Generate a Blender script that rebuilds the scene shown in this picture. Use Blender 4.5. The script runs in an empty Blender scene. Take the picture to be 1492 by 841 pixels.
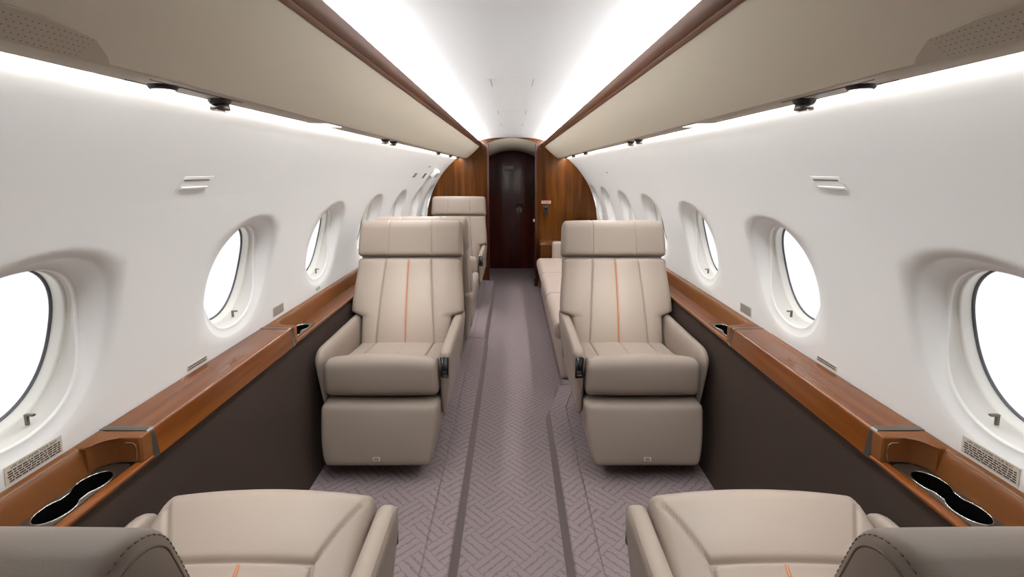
import bpy, bmesh, math, random
from mathutils import Vector, Matrix
random.seed(7)
PI = math.pi
scene = bpy.context.scene
COL = scene.collection

# ------------------------------------------------------------------ constants (metres; X right, Y down the cabin, Z up, camera at 0,0,1.49)
EYE = 1.49
RW = 1.085                 # cabin lining radius
ZC = EYE - 0.69            # centre of the lining circle
RAISED = 0.08              # raised floor beside the dropped aisle
Y0, Y1 = -1.6, 6.07       # cabin ends
PITCH = 0.828
WIN_Y = [0.985 + PITCH * k for k in range(6)] + [5.87]
S0, S1 = -0.06 * RW, 0.60 * RW     # arc-length limits of the window band
SWC = 0.258 * RW                   # arc-length of window centres
WA, WB = 0.174, 0.192              # half sizes of the window opening

# ------------------------------------------------------------------ materials
def srgb(r, g, b):
    f = lambda c: (c / 255 / 12.92) if c / 255 <= 0.04045 else ((c / 255 + 0.055) / 1.055) ** 2.4
    return (f(r), f(g), f(b), 1.0)

def new_mat(name):
    m = bpy.data.materials.new(name)
    m.use_nodes = True
    nt = m.node_tree
    return m, nt, nt.nodes['Principled BSDF']

def plain(name, col, rough=0.5, metal=0.0, coat=0.0, spec=0.5, bump=0.0, bscale=300.0, emis=None, estr=0.0):
    m, nt, b = new_mat(name)
    b.inputs['Base Color'].default_value = col
    b.inputs['Roughness'].default_value = rough
    b.inputs['Metallic'].default_value = metal
    b.inputs['Coat Weight'].default_value = coat
    b.inputs['Coat Roughness'].default_value = 0.05
    b.inputs['Specular IOR Level'].default_value = spec
    if emis is not None:
        b.inputs['Emission Color'].default_value = emis
        b.inputs['Emission Strength'].default_value = estr
    if bump > 0:
        tc = nt.nodes.new('ShaderNodeTexCoord')
        no = nt.nodes.new('ShaderNodeTexNoise'); no.inputs['Scale'].default_value = bscale
        no.inputs['Detail'].default_value = 3
        bp = nt.nodes.new('ShaderNodeBump'); bp.inputs['Strength'].default_value = bump
        bp.inputs['Distance'].default_value = 0.001
        nt.links.new(tc.outputs['Object'], no.inputs['Vector'])
        nt.links.new(no.outputs['Fac'], bp.inputs['Height'])
        nt.links.new(bp.outputs['Normal'], b.inputs['Normal'])
    return m

def wood(name, dark, mid, light, axis='Y', rough=0.18, coat=0.6, scale=1.0, fine=40.0, spec=0.5):
    m, nt, b = new_mat(name)
    L = nt.links
    tc = nt.nodes.new('ShaderNodeTexCoord')
    mp = nt.nodes.new('ShaderNodeMapping')
    st = {'X': (0.6, 9, 9), 'Y': (9, 0.6, 9), 'Z': (9, 9, 0.5)}[axis]
    mp.inputs['Scale'].default_value = tuple(v * scale for v in st)
    n1 = nt.nodes.new('ShaderNodeTexNoise'); n1.inputs['Scale'].default_value = 1.0
    n1.inputs['Detail'].default_value = 5; n1.inputs['Distortion'].default_value = 0.6
    mp2 = nt.nodes.new('ShaderNodeMapping')
    st2 = {'X': (2, fine, fine), 'Y': (fine, 2, fine), 'Z': (fine, fine, 2)}[axis]
    mp2.inputs['Scale'].default_value = tuple(v * scale for v in st2)
    n2 = nt.nodes.new('ShaderNodeTexNoise'); n2.inputs['Scale'].default_value = 1.0
    n2.inputs['Detail'].default_value = 4
    mix = nt.nodes.new('ShaderNodeMath'); mix.operation = 'MULTIPLY_ADD'
    mix.inputs[1].default_value = 0.35
    sub = nt.nodes.new('ShaderNodeMath'); sub.operation = 'MULTIPLY'; sub.inputs[1].default_value = 0.68
    cr = nt.nodes.new('ShaderNodeValToRGB')
    cr.color_ramp.elements[0].position = 0.30; cr.color_ramp.elements[0].color = dark
    cr.color_ramp.elements[1].position = 0.72; cr.color_ramp.elements[1].color = light
    e = cr.color_ramp.elements.new(0.5); e.color = mid
    L.new(tc.outputs['Object'], mp.inputs['Vector']); L.new(mp.outputs['Vector'], n1.inputs['Vector'])
    L.new(tc.outputs['Object'], mp2.inputs['Vector']); L.new(mp2.outputs['Vector'], n2.inputs['Vector'])
    L.new(n1.outputs['Fac'], sub.inputs[0])
    L.new(n2.outputs['Fac'], mix.inputs[0]); L.new(sub.outputs[0], mix.inputs[2])
    L.new(mix.outputs[0], cr.inputs['Fac']); L.new(cr.outputs['Color'], b.inputs['Base Color'])
    b.inputs['Roughness'].default_value = rough
    b.inputs['Coat Weight'].default_value = coat
    b.inputs['Coat Roughness'].default_value = 0.04
    b.inputs['Specular IOR Level'].default_value = spec
    return m

def carpet_mat():
    m, nt, b = new_mat('carpet')
    L = nt.links; N = nt.nodes
    def M(op, a, c=None, d=None):
        n = N.new('ShaderNodeMath'); n.operation = op
        for i, v in enumerate((a, c, d)):
            if v is None: continue
            if isinstance(v, (int, float)): n.inputs[i].default_value = v
            else: L.new(v, n.inputs[i])
        return n.outputs[0]
    tc = N.new('ShaderNodeTexCoord'); sp = N.new('ShaderNodeSeparateXYZ')
    nz = N.new('ShaderNodeTexNoise'); nz.inputs['Scale'].default_value = 60; nz.inputs['Detail'].default_value = 2
    L.new(tc.outputs['Object'], nz.inputs['Vector'])
    L.new(tc.outputs['Object'], sp.inputs['Vector'])
    wob = M('MULTIPLY', M('SUBTRACT', nz.outputs['Fac'], 0.5), 0.16)
    x = M('ADD', sp.outputs['X'], 5.0); y = M('ADD', sp.outputs['Y'], 5.0)
    k = 1 / 0.125 / math.sqrt(2)
    u = M('ADD', M('MULTIPLY', M('ADD', x, y), k), wob)
    v = M('ADD', M('MULTIPLY', M('ADD', M('SUBTRACT', x, y), 20.0), k), wob)
    chk = M('MODULO', M('ADD', M('FLOOR', u), M('FLOOR', v)), 2.0)
    fu = M('FRACT', M('MULTIPLY', u, 4.0)); fv = M('FRACT', M('MULTIPLY', v, 4.0))
    def line(f):                       # 1 close to the edge of a stripe
        d = M('ABSOLUTE', M('SUBTRACT', f, 0.5))
        return M('SMOOTH_MIN', M('MULTIPLY', M('MAXIMUM', M('SUBTRACT', d, 0.30), 0.0), 5.5), 1.0, 0.1)
    lu, lv = line(fu), line(fv)
    pat = M('ADD', M('MULTIPLY', lu, chk), M('MULTIPLY', lv, M('SUBTRACT', 1.0, chk)))
    sp2 = N.new('ShaderNodeTexNoise'); sp2.inputs['Scale'].default_value = 420; sp2.inputs['Detail'].default_value = 3
    L.new(tc.outputs['Object'], sp2.inputs['Vector'])
    fac = M('ADD', M('MULTIPLY', pat, 0.55), M('MULTIPLY', M('SUBTRACT', sp2.outputs['Fac'], 0.5), 1.5))
    cr = N.new('ShaderNodeValToRGB')
    cr.color_ramp.elements[0].position = 0.0; cr.color_ramp.elements[0].color = CARPET_LIGHT
    cr.color_ramp.elements[1].position = 0.8; cr.color_ramp.elements[1].color = CARPET_DARK
    L.new(fac, cr.inputs['Fac']); L.new(cr.outputs['Color'], b.inputs['Base Color'])
    b.inputs['Roughness'].default_value = 0.95; b.inputs['Specular IOR Level'].default_value = 0.1
    bp = N.new('ShaderNodeBump'); bp.inputs['Strength'].default_value = 0.5; bp.inputs['Distance'].default_value = 0.003
    bp.invert = True
    L.new(fac, bp.inputs['Height']); L.new(bp.outputs['Normal'], b.inputs['Normal'])
    return m

CARPET_LIGHT = srgb(150, 135, 137)
CARPET_DARK = srgb(108, 95, 96)
M = {}
M['lining'] = plain('white_lining', srgb(242, 241, 239), 0.55, spec=0.3)
M['ceiling'] = plain('ceiling_lining', srgb(236, 236, 236), 0.6, spec=0.2)
M['frame'] = plain('window_white', srgb(228, 225, 218), 0.4)
M['reveal'] = plain('window_reveal', srgb(214, 210, 203), 0.5)
M['gasket'] = plain('gasket', srgb(92, 92, 96), 0.6)
M['bin'] = plain('bin_fabric', srgb(221, 210, 191), 0.7, spec=0.2)
M['binlip'] = plain('bin_lip', srgb(206, 196, 180), 0.6, spec=0.2)
M['leather'] = plain('seat_leather', srgb(156, 142, 131), 0.45, spec=0.25, bump=0.12, bscale=420)
M['seam'] = plain('seam_thread', srgb(136, 121, 106), 0.7)
M['accent'] = plain('orange_leather', srgb(166, 104, 66), 0.5)
M['tan'] = plain('tan_leather', srgb(112, 66, 28), 0.45, spec=0.35, bump=0.12, bscale=420)
M['panel'] = plain('dark_fabric', srgb(61, 50, 44), 0.85, spec=0.15, bump=0.2, bscale=600)
M['divan'] = plain('divan_fabric', srgb(184, 167, 156), 0.75, spec=0.2, bump=0.3, bscale=300)
M['metal'] = plain('gunmetal', srgb(120, 114, 108), 0.28, metal=0.9)
M['chrome'] = plain('chrome', srgb(215, 212, 208), 0.12, metal=1.0)
M['handle'] = plain('brushed_handle', srgb(190, 182, 172), 0.35, metal=0.4)
M['black'] = plain('black_gloss', srgb(14, 13, 13), 0.2)
M['darkplastic'] = plain('dark_plastic', srgb(40, 34, 34), 0.35)
M['plate'] = plain('service_plate', srgb(196, 194, 190), 0.35, metal=0.3)
M['placard'] = plain('placard', srgb(212, 204, 190), 0.5)
M['ink'] = plain('ink', srgb(58, 48, 44), 0.7)
M['redlabel'] = plain('pink_label', srgb(226, 186, 180), 0.5)
M['redink'] = plain('red_ink', srgb(150, 50, 45), 0.6)
M['green'] = plain('green_tag', srgb(90, 140, 110), 0.6)
M['white'] = plain('white_plastic', srgb(232, 230, 226), 0.4)
M['base'] = plain('seat_base', srgb(88, 78, 70), 0.6)
M['grille'] = plain('grille', srgb(192, 179, 161), 0.7)
M['slot'] = plain('slot_dark', srgb(120, 113, 106), 0.7)
M['perf'] = plain('perforation_dark', srgb(140, 127, 112), 0.7)
M['led'] = plain('led', (1, 1, 1, 1), 0.5, emis=(0.96, 0.985, 1.0, 1), estr=86.0)
M['ledwall'] = plain('led_wall', (1, 1, 1, 1), 0.5, emis=(0.965, 0.985, 1.0, 1), estr=104.0)
M['lamp'] = plain('lamp_lens', (1, 1, 1, 1), 0.5, emis=(1.0, 0.97, 0.92, 1), estr=6.0)
M['lamppanel'] = plain('lamp_panel', (1, 1, 1, 1), 0.5, emis=(1.0, 0.97, 0.92, 1), estr=3.0)
M['wood'] = wood('ledge_wood', srgb(74, 36, 11), srgb(106, 57, 21), srgb(134, 77, 32), 'Y', coat=0.22, spec=0.3)
M['bulkwood'] = wood('bulkhead_wood', srgb(40, 18, 2), srgb(74, 38, 7), srgb(112, 64, 14), 'Z', rough=0.16, coat=0.10, spec=0.2, fine=26)
M['doorwood'] = wood('door_wood', srgb(44, 13, 9), srgb(66, 21, 13), srgb(90, 32, 18), 'Z', rough=0.30, coat=0.25)
M['stripwood'] = wood('strip_wood', srgb(64, 34, 13), srgb(94, 52, 21), srgb(116, 68, 31), 'Y', rough=0.4, coat=0.1)
M['carpet'] = carpet_mat()
M['riser'] = plain('carpet_riser', srgb(134, 122, 119), 0.95, spec=0.1, bump=0.3, bscale=500)  # single tone for the aisle riser faces, darker than the light carpet colour
def glass():
    m, nt, b = new_mat('window_glass')
    nt.nodes.remove(b)
    out = nt.nodes['Material Output']
    t = nt.nodes.new('ShaderNodeBsdfTransparent'); g = nt.nodes.new('ShaderNodeBsdfGlossy')
    g.inputs['Roughness'].default_value = 0.02
    mx = nt.nodes.new('ShaderNodeMixShader'); mx.inputs[0].default_value = 0.05
    nt.links.new(t.outputs[0], mx.inputs[1]); nt.links.new(g.outputs[0], mx.inputs[2])
    nt.links.new(mx.outputs[0], out.inputs['Surface'])
    return m
M['glass'] = glass()

# ------------------------------------------------------------------ object helpers
def props(o, label=None, cat=None, group=None, kind=None):
    if label: o['label'] = label
    if cat: o['category'] = cat
    if group: o['group'] = group
    if kind: o['kind'] = kind
    return o

def thing(name, label, cat, loc=(0, 0, 0), rot=0.0, group=None):
    o = bpy.data.objects.new(name, None)
    COL.objects.link(o); o.location = loc; o.rotation_euler = (0, 0, rot)
    o.empty_display_size = 0.05
    return props(o, label, cat, group)

def link(name, me, mat, parent=None, world=True, smooth=True):
    """Link a mesh given in world coordinates; under an unrotated parent the vertices are shifted so the part keeps its place."""
    if isinstance(me, bmesh.types.BMesh):
        bmesh.ops.recalc_face_normals(me, faces=me.faces[:])
        d = bpy.data.meshes.new(name); me.to_mesh(d); me.free(); me = d
    o = bpy.data.objects.new(name, me); COL.objects.link(o)
    if mat is not None and not me.materials: me.materials.append(mat)
    if smooth is True:
        me.polygons.foreach_set('use_smooth', [True] * len(me.polygons))
    if smooth == 'auto':
        me.polygons.foreach_set('use_smooth', [True] * len(me.polygons))
        me.set_sharp_from_angle(angle=math.radians(38))
    if parent is not None:
        o.parent = parent
        if world:
            off = Vector((0, 0, 0)); p = parent
            while p is not None:
                off += Vector(p.location); p = p.parent
            me.transform(Matrix.Translation(-off))
    return o

def box(bm, lo, hi, bevel=0.0, seg=2):
    c = [(a + b) / 2 for a, b in zip(lo, hi)]; s = [abs(b - a) for a, b in zip(lo, hi)]
    r = bmesh.ops.create_cube(bm, size=1.0, matrix=Matrix.Translation(c) @ Matrix.Diagonal((*s, 1)))
    if bevel > 0:
        ed = list({e for v in r['verts'] for e in v.link_edges})
        bmesh.ops.bevel(bm, geom=ed, offset=bevel, segments=seg, affect='EDGES', profile=0.5)
    return bm

def new(): return bmesh.new()

def ax(lo, hi, r, n, extra=()):
    p = [lo + r * t for t in (0, 0.2, 0.42, 0.68, 1.0)] + [hi - r * t for t in (1.0, 0.68, 0.42, 0.2, 0)]
    a, b = lo + r, hi - r
    p += [a + (b - a) * i / n for i in range(1, n)]
    for s in extra:
        p += [s + d for d in (-0.011, -0.007, -0.004, -0.002, 0, 0.002, 0.004, 0.007, 0.011) if lo + r < s + d < hi - r]
    p = sorted(p); q = [p[0]]
    for v in p[1:]:
        if v - q[-1] > 0.0008: q.append(v)
    q[-1] = hi
    return q

def rbox(X, Y, Z, r, fn=None):
    """Closed box with rounded edges on a surface grid; fn(p) moves every point afterwards."""
    rx, ry, rz = r if isinstance(r, (tuple, list)) else (r, r, r)
    R = (rx, ry, rz); A = (X, Y, Z)
    lo = [a[0] for a in A]; hi = [a[-1] for a in A]
    bm = new(); V = {}
    n = [len(a) - 1 for a in A]
    def vert(i, j, k):
        key = (i, j, k)
        if key in V: return V[key]
        p = [A[0][i], A[1][j], A[2][k]]
        q = [min(max(p[t], lo[t] + R[t]), hi[t] - R[t]) for t in range(3)]
        e = [(p[t] - q[t]) / R[t] for t in range(3)]
        l = math.sqrt(sum(x * x for x in e)) or 1
        p = Vector([q[t] + e[t] / l * R[t] for t in range(3)])
        nn = Vector([x / l for x in e])
        if fn: p = Vector(fn(p, nn))
        V[key] = bm.verts.new(p)
        return V[key]
    for i in range(n[0]):
        for j in range(n[1]):
            for k in (0, n[2]):
                bm.faces.new([vert(i, j, k), vert(i + 1, j, k), vert(i + 1, j + 1, k), vert(i, j + 1, k)])
    for i in range(n[0]):
        for k in range(n[2]):
            for j in (0, n[1]):
                bm.faces.new([vert(i, j, k), vert(i + 1, j, k), vert(i + 1, j, k + 1), vert(i, j, k + 1)])
    for j in range(n[1]):
        for k in range(n[2]):
            for i in (0, n[0]):
                bm.faces.new([vert(i, j, k), vert(i, j + 1, k), vert(i, j + 1, k + 1), vert(i, j, k + 1)])
    return bm

def rb(lo, hi, r, n=(6, 6, 6), fn=None):
    rr = r if isinstance(r, (tuple, list)) else (r, r, r)
    return rbox(*[ax(lo[t], hi[t], rr[t], n[t]) for t in range(3)], rr, fn)

def tube(bm, pts, r, n=8, closed=False):
    pts = [Vector(p) for p in pts]; rings = []
    N = len(pts); up = Vector((0, 0, 1))
    for i, p in enumerate(pts):
        if closed: t = pts[(i + 1) % N] - pts[i - 1]
        else: t = pts[min(i + 1, N - 1)] - pts[max(i - 1, 0)]
        t.normalize()
        a = t.cross(up)
        if a.length < 1e-3: a = t.cross(Vector((1, 0, 0)))
        a.normalize(); b = t.cross(a).normalized()
        rings.append([bm.verts.new(p + (a * math.cos(2 * PI * k / n) + b * math.sin(2 * PI * k / n)) * r) for k in range(n)])
    for i in range(N if closed else N - 1):
        A, B = rings[i], rings[(i + 1) % N]
        for k in range(n):
            bm.faces.new([A[k], A[(k + 1) % n], B[(k + 1) % n], B[k]])
    if not closed:
        bm.faces.new(rings[0]); bm.faces.new(rings[-1][::-1])
    return bm

def lathe(bm, prof, mat4, n=32):
    """prof = [(radius, height)]; closed at the axis when radius is 0."""
    rings = []
    for r, h in prof:
        if r < 1e-6: rings.append([bm.verts.new(mat4 @ Vector((0, 0, h)))])
        else: rings.append([bm.verts.new(mat4 @ Vector((r * math.cos(2 * PI * k / n), r * math.sin(2 * PI * k / n), h))) for k in range(n)])
    for A, B in zip(rings, rings[1:]):
        for k in range(n):
            a = [A[k % len(A)], A[(k + 1) % n % len(A)], B[(k + 1) % n % len(B)], B[k % len(B)]]
            u = []
            for v in a:
                if v not in u: u.append(v)
            if len(u) > 2: bm.faces.new(u)
    return bm

def extrude_y(bm, prof, y0, y1, ny=1, close=True):
    """Extrude a closed XZ outline from y0 to y1."""
    rows = [[bm.verts.new((x, y0 + (y1 - y0) * i / ny, z)) for x, z in prof] for i in range(ny + 1)]
    n = len(prof)
    for A, B in zip(rows, rows[1:]):
        for k in range(n if close else n - 1):
            bm.faces.new([A[k], A[(k + 1) % n], B[(k + 1) % n], B[k]])
    if close:
        bm.faces.new(rows[0]); bm.faces.new(rows[-1][::-1])
    return bm

def extrude_z(bm, prof, z0, z1, bevel=0.0):
    A = [bm.verts.new((x, y, z0)) for x, y in prof]; B = [bm.verts.new((x, y, z1)) for x, y in prof]
    n = len(prof)
    for k in range(n): bm.faces.new([A[k], A[(k + 1) % n], B[(k + 1) % n], B[k]])
    bm.faces.new(A[::-1]); top = bm.faces.new(B)
    if bevel: bmesh.ops.bevel(bm, geom=list(top.edges), offset=bevel, segments=3, affect='EDGES', profile=0.5)
    return bm

def rrect(w, h, r, n=6):
    o = []
    for cx, cy, a in ((w - r, h - r, 0), (-w + r, h - r, 90), (-w + r, -h + r, 180), (w - r, -h + r, 270)):
        for i in range(n + 1):
            t = math.radians(a + 90 * i / n); o.append((cx + r * math.cos(t), cy + r * math.sin(t)))
    return o

def curve_pts(cp, n=8):
    """Catmull-Rom through 2-D points."""
    o = []
    for i in range(len(cp) - 1):
        p0, p1, p2, p3 = cp[max(i - 1, 0)], cp[i], cp[i + 1], cp[min(i + 2, len(cp) - 1)]
        for k in range(n):
            t = k / n
            o.append(tuple(0.5 * ((2 * b) + (-a + c) * t + (2 * a - 5 * b + 4 * c - d) * t * t + (-a + 3 * b - 3 * c + d) * t ** 3) for a, b, c, d in zip(p0, p1, p2, p3)))
    o.append(tuple(cp[-1]))
    return o

sstep = lambda x: 0 if x <= 0 else 1 if x >= 1 else x * x * (3 - 2 * x)

# ------------------------------------------------------------------ the lining: walls with scooped oval windows
def wp(side, y, s, off=0.0):
    """Point on the lining: arc length s above the widest line, off metres outwards."""
    a = s / RW; r = RW + off + 0.060 * sstep((a - 0.875) / 0.11)
    return Vector((side * r * math.cos(a), y, ZC + r * math.sin(a)))

THETA = None
def thetas(y0, y1, yc):
    t = {round(2 * PI * k / 96, 6) for k in range(96)}
    for yy in (y0, y1):
        for ss in (S0, S1):
            t.add(round(math.atan2(ss - SWC, yy - yc) % (2 * PI), 6))
    return sorted(t)

def lip(theta):                     # how deep the scooped edge lies outside the lining
    sn = math.sin(theta)
    return 0.012 + 0.036 * sstep((sn + 0.9) / 1.3)

def oval(theta, k=1.0):
    c, s_ = math.cos(theta), math.sin(theta)
    e = 2.25
    r = (abs(c / WA) ** e + abs(s_ / WB) ** e) ** (-1 / e)
    return r * c * k, r * s_ * k

def flare(theta):
    sn = math.sin(theta)
    return 1.23 + 0.05 * sn

def wall(side, name):
    bm = new()
    # window band: one cell a window, and solid cells behind the camera
    edges = [WIN_Y[0] - PITCH / 2 + PITCH * k for k in range(8)]
    edges[-1] = Y1 + 0.005
    W = [0, 0.03, 0.08, 0.16, 0.25, 0.34, 0.43, 0.52, 0.62, 0.75, 0.9, 1.0]
    for i, yc in enumerate(WIN_Y):
        y0, y1 = edges[i], edges[i + 1]
        th = thetas(y0, y1, yc); rows = []
        for t in th:
            c, s_ = math.cos(t), math.sin(t)
            k = 1e9
            if abs(c) > 1e-9: k = min(k, ((y1 - yc) if c > 0 else (y0 - yc)) / c)
            if abs(s_) > 1e-9: k = min(k, ((S1 - SWC) if s_ > 0 else (S0 - SWC)) / s_)
            ey, es = oval(t); er = math.hypot(ey, es)
            dr = math.atan2(es, ey)
            # use the same direction for oval and rectangle
            fo = flare(t); row = []
            fr = er * fo
            for w in W:
                if w <= 0.52: r = er + (min(fr, k * 0.98) - er) * (w / 0.52)
                else:
                    r0 = min(fr, k * 0.98); r = r0 + (k - r0) * ((w - 0.52) / 0.48)
                x = (r - er) / (fr - er)
                off = 0.0
                if x < 1:
                    q = 1 - x
                    off = lip(t) * (0.88 * math.sin(PI / 2 * q) + 0.12 * sstep(q))
                row.append(bm.verts.new(wp(side, yc + r * c, SWC + r * s_, off)))
            # rounded lip turning into the reveal
            row.insert(0, bm.verts.new(wp(side, yc + er * 0.985 * c, SWC + er * 0.985 * s_, lip(t) + 0.006)))
            rows.append(row)
        n = len(rows)
        for a in range(n):
            A, B = rows[a], rows[(a + 1) % n]
            for k in range(len(A) - 1):
                bm.faces.new([A[k], A[k + 1], B[k + 1], B[k]])
    def strip(ya, yb, sa, sb, ny, ns):
        g = [[bm.verts.new(wp(side, ya + (yb - ya) * i / ny, sa + (sb - sa) * j / ns)) for j in range(ns + 1)] for i in range(ny + 1)]
        for i in range(ny):
            for j in range(ns):
                bm.faces.new([g[i][j], g[i + 1][j], g[i + 1][j + 1], g[i][j + 1]])
    strip(Y0, edges[0], S0, S1, 4, 24)
    strip(Y0, Y1 + 0.005, S1, 1.06 * RW, 9, 16)
    strip(Y0, Y1 + 0.005, -0.33 * RW, S0, 9, 12)
    bmesh.ops.remove_doubles(bm, verts=bm.verts[:], dist=0.0006)
    return props(link(name, bm, M['lining']), kind='structure', label=None)

wall(-1, 'wall_left'); wall(1, 'wall_right')

def ring_mesh(side, yc, spec, n=72):
    """spec = [(scale, off)] rings around a window, from the lip outwards."""
    bm = new(); R = []
    for k, off in spec:
        r = []
        for i in range(n):
            t = 2 * PI * i / n; y, s = oval(t, k)
            r.append(bm.verts.new(wp(side, yc + y, SWC + s, off + (lip(t) if off < 0.05 else 0))))
        R.append(r)
    for A, B in zip(R, R[1:]):
        for i in range(n): bm.faces.new([A[i], A[(i + 1) % n], B[(i + 1) % n], B[i]])
    return bm

wn = 0
for side in (-1, 1):
    for yc in WIN_Y:
        wn += 1
        w = link('window_%d' % wn, ring_mesh(side, yc, [(0.992, 0.004), (1.0, 0.012), (1.0, 0.062), (0.975, 0.067), (0.975, 0.070)]), M['reveal'])
        props(w, kind='structure')
        link('window_frame', ring_mesh(side, yc, [(1.005, 0.066), (0.95, 0.068), (0.94, 0.074), (0.93, 0.092), (0.925, 0.098)]), M['frame'], w, world=False)
        link('gasket', ring_mesh(side, yc, [(0.940, 0.096), (0.930, 0.0950), (0.905, 0.0955), (0.900, 0.100)]), M['gasket'], w, world=False)
        bm = new(); n = 72
        vs = [bm.verts.new(wp(side, yc + oval(2 * PI * i / n, 0.905)[0], SWC + oval(2 * PI * i / n, 0.905)[1], 0.0985)) for i in range(n)]
        cv = bm.verts.new(wp(side, yc, SWC, 0.0985))
        for i in range(n): bm.faces.new([cv, vs[i], vs[(i + 1) % n]])
        link('pane', bm, M['glass'], w, world=False)
        # little hook that pulls the shade, on the lower forward edge
        bm = new()
        p = wp(side, yc + 0.06, SWC - WB * 0.88, 0.045)
        inn = Vector((-side, 0, 0.25)).normalized()
        box(bm, (p.x - 0.004, p.y - 0.003, p.z - 0.012), (p.x + 0.004, p.y + 0.003, p.z + 0.012), 0.001)
        q = p + Vector((0, 0, 0.011)) + inn * 0.008
        box(bm, (q.x - 0.011, q.y - 0.004, q.z - 0.0025), (q.x + 0.011, q.y + 0.004, q.z + 0.0025), 0.001)
        link('shade_latch', bm, M['metal'], w, world=False)

# ------------------------------------------------------------------ ceiling, end walls, door, floor
cz = lambda h: EYE - h
half = curve_pts([(0.0, -0.402), (0.2, -0.397), (0.375, -0.374), (0.47, -0.335), (0.53, -0.285), (0.575, -0.235)], 8)
CEIL = [(-x, h) for x, h in half[::-1]] + half[1:]
bm = new()
rows = [[bm.verts.new((x, y, cz(h))) for x, h in CEIL] for y in (Y0, 1, 2.5, 4, 5.2, Y1 + 0.03)]
for A, B in zip(rows, rows[1:]):
    for k in range(len(A) - 1): bm.faces.new([A[k], A[k + 1], B[k + 1], B[k]])
props(link('ceiling', bm, M['ceiling']), kind='structure')

def ceil_h(x):
    x = abs(x)
    for (a, ha), (b, hb) in zip(half, half[1:]):
        if a <= x <= b: return ha + (hb - ha) * (x - a) / (b - a)
    return 0.69 - math.sqrt(max(RW * RW - x * x, 0))

def bulkhead(sgn, x0, x1, ya, yb, n=40):
    bm = new()
    xs = [x0 + (x1 - x0) * i / n for i in range(n + 1)]
    f = []
    for x in xs:
        top = cz(ceil_h(x)) - 0.001 if x < RW - 1e-4 else ZC
        bot = max(0.0, ZC - math.sqrt(max(RW * RW - x * x, 0)))
        f.append([bm.verts.new((sgn * x, y, z)) for y in (ya, yb) for z in (bot, top)])
    for A, B in zip(f, f[1:]):
        bm.faces.new([A[0], B[0], B[1], A[1]]); bm.faces.new([A[2], A[3], B[3], B[2]])
        bm.faces.new([A[1], B[1], B[3], A[3]]); bm.faces.new([A[0], A[2], B[2], B[0]])
    bm.faces.new(f[0]if False else [f[0][0], f[0][1], f[0][3], f[0][2]])
    return bm

JX = 0.300
arch = lambda x: -0.335 - 0.062 * (1 - (x / JX) ** 2)
for sgn, nm in ((-1, 'wall_rear_left'), (1, 'wall_rear_right')):
    w = link(nm, bulkhead(sgn, JX, RW - 0.0005, Y1, Y1 + 0.06), M['bulkwood'], smooth=False)
    props(w, kind='structure')
# spandrel above the doorway (between the arch and the ceiling)
bm = new(); f = []
for i in range(25):
    x = -JX + 2 * JX * i / 24
    f.append([bm.verts.new((x, y, cz(h))) for y in (Y1, Y1 + 0.06) for h in (arch(x), min(ceil_h(x), arch(x)) - 0.004)])
for A, B in zip(f, f[1:]):
    bm.faces.new([A[0], B[0], B[1], A[1]]); bm.faces.new([A[2], A[3], B[3], B[2]]); bm.faces.new([A[0], A[2], B[2], B[0]])
props(link('wall_rear_header', bm, M['bulkwood'], smooth=False), kind='structure')
# glossy jamb trims at the doorway
for i, sgn in enumerate((-1, 1)):
    bm = new(); box(bm, (sgn * JX - 0.010, Y1 - 0.012, 0.0), (sgn * JX + 0.010, Y1 + 0.075, cz(-0.325)), 0.004)
    props(link('trim_%d' % (i + 1), bm, M['doorwood'], smooth='auto'), kind='structure')
# vestibule behind
VY = 7.2
for sgn, nm in ((-1, 'wall_vestibule_left'), (1, 'wall_vestibule_right')):
    bm = new(); box(bm, (sgn * 0.42, Y1 + 0.06, 0), (sgn * 0.46, VY + 0.1, cz(-0.42)))
    props(link(nm, bm, M['doorwood'], smooth=False), kind='structure')
bm = new(); rows = []
for y, k in ((Y1 + 0.02, 0.0), (6.2, 0.04), (6.35, 0.085), (6.5, 0.11), (VY + 0.02, 0.115)):
    rows.append([bm.verts.new((x, y, cz(-0.335 - 0.062 * (1 - (x / JX) ** 2) + k - 0.001))) for x in [-0.46 + 0.92 * i / 24 for i in range(25)]])
for A, B in zip(rows, rows[1:]):
    for k in range(24): bm.faces.new([A[k], A[k + 1], B[k + 1], B[k]])
props(link('ceiling_vestibule', bm, M['bin']), kind='structure')

d = thing('door_1', 'dark glossy mahogany door at the far end of the aisle', 'door', (0, VY, 0)); props(d, kind='structure')
bm = new(); box(bm, (-0.42, VY, 0.004), (0.42, VY + 0.05, cz(-0.36)), 0.004)
link('door_leaf', bm, M['doorwood'], d, smooth='auto')
bm = new(); lathe(bm, [(0.0, 0.03), (0.03, 0.028), (0.042, 0.018), (0.048, 0.004), (0.052, 0.0)], Matrix.Translation((0.108, VY, cz(0.592))) @ Matrix.Rotation(PI / 2, 4, 'X'))
k = link('door_handle', bm, M['handle'], d)
bm = new(); box(bm, (0.100, VY - 0.036, cz(0.592) - 0.03), (0.116, VY - 0.026, cz(0.592) + 0.034), 0.003)
link('handle_grip', bm, M['metal'], k, smooth='auto')
bm = new(); box(bm, (0.06, VY - 0.006, cz(0.50) - 0.012), (0.156, VY, cz(0.50) + 0.012), 0.002)
link('lock_plate', bm, M['darkplastic'], d, smooth='auto')
bm = new(); box(bm, (-0.11, VY - 0.004, cz(-0.03) - 0.03), (0.02, VY, cz(-0.03) + 0.03), 0.002)
link('name_plate', bm, M['metal'], d, smooth='auto')

# wall behind the camera
bm = new()
n = 48; vs = [bm.verts.new((RW * math.cos(2 * PI * i / n), Y0, ZC + RW * math.sin(2 * PI * i / n))) for i in range(n)]
bm.faces.new(vs)
props(link('wall_front', bm, M['doorwood'], smooth=False), kind='structure')

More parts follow.
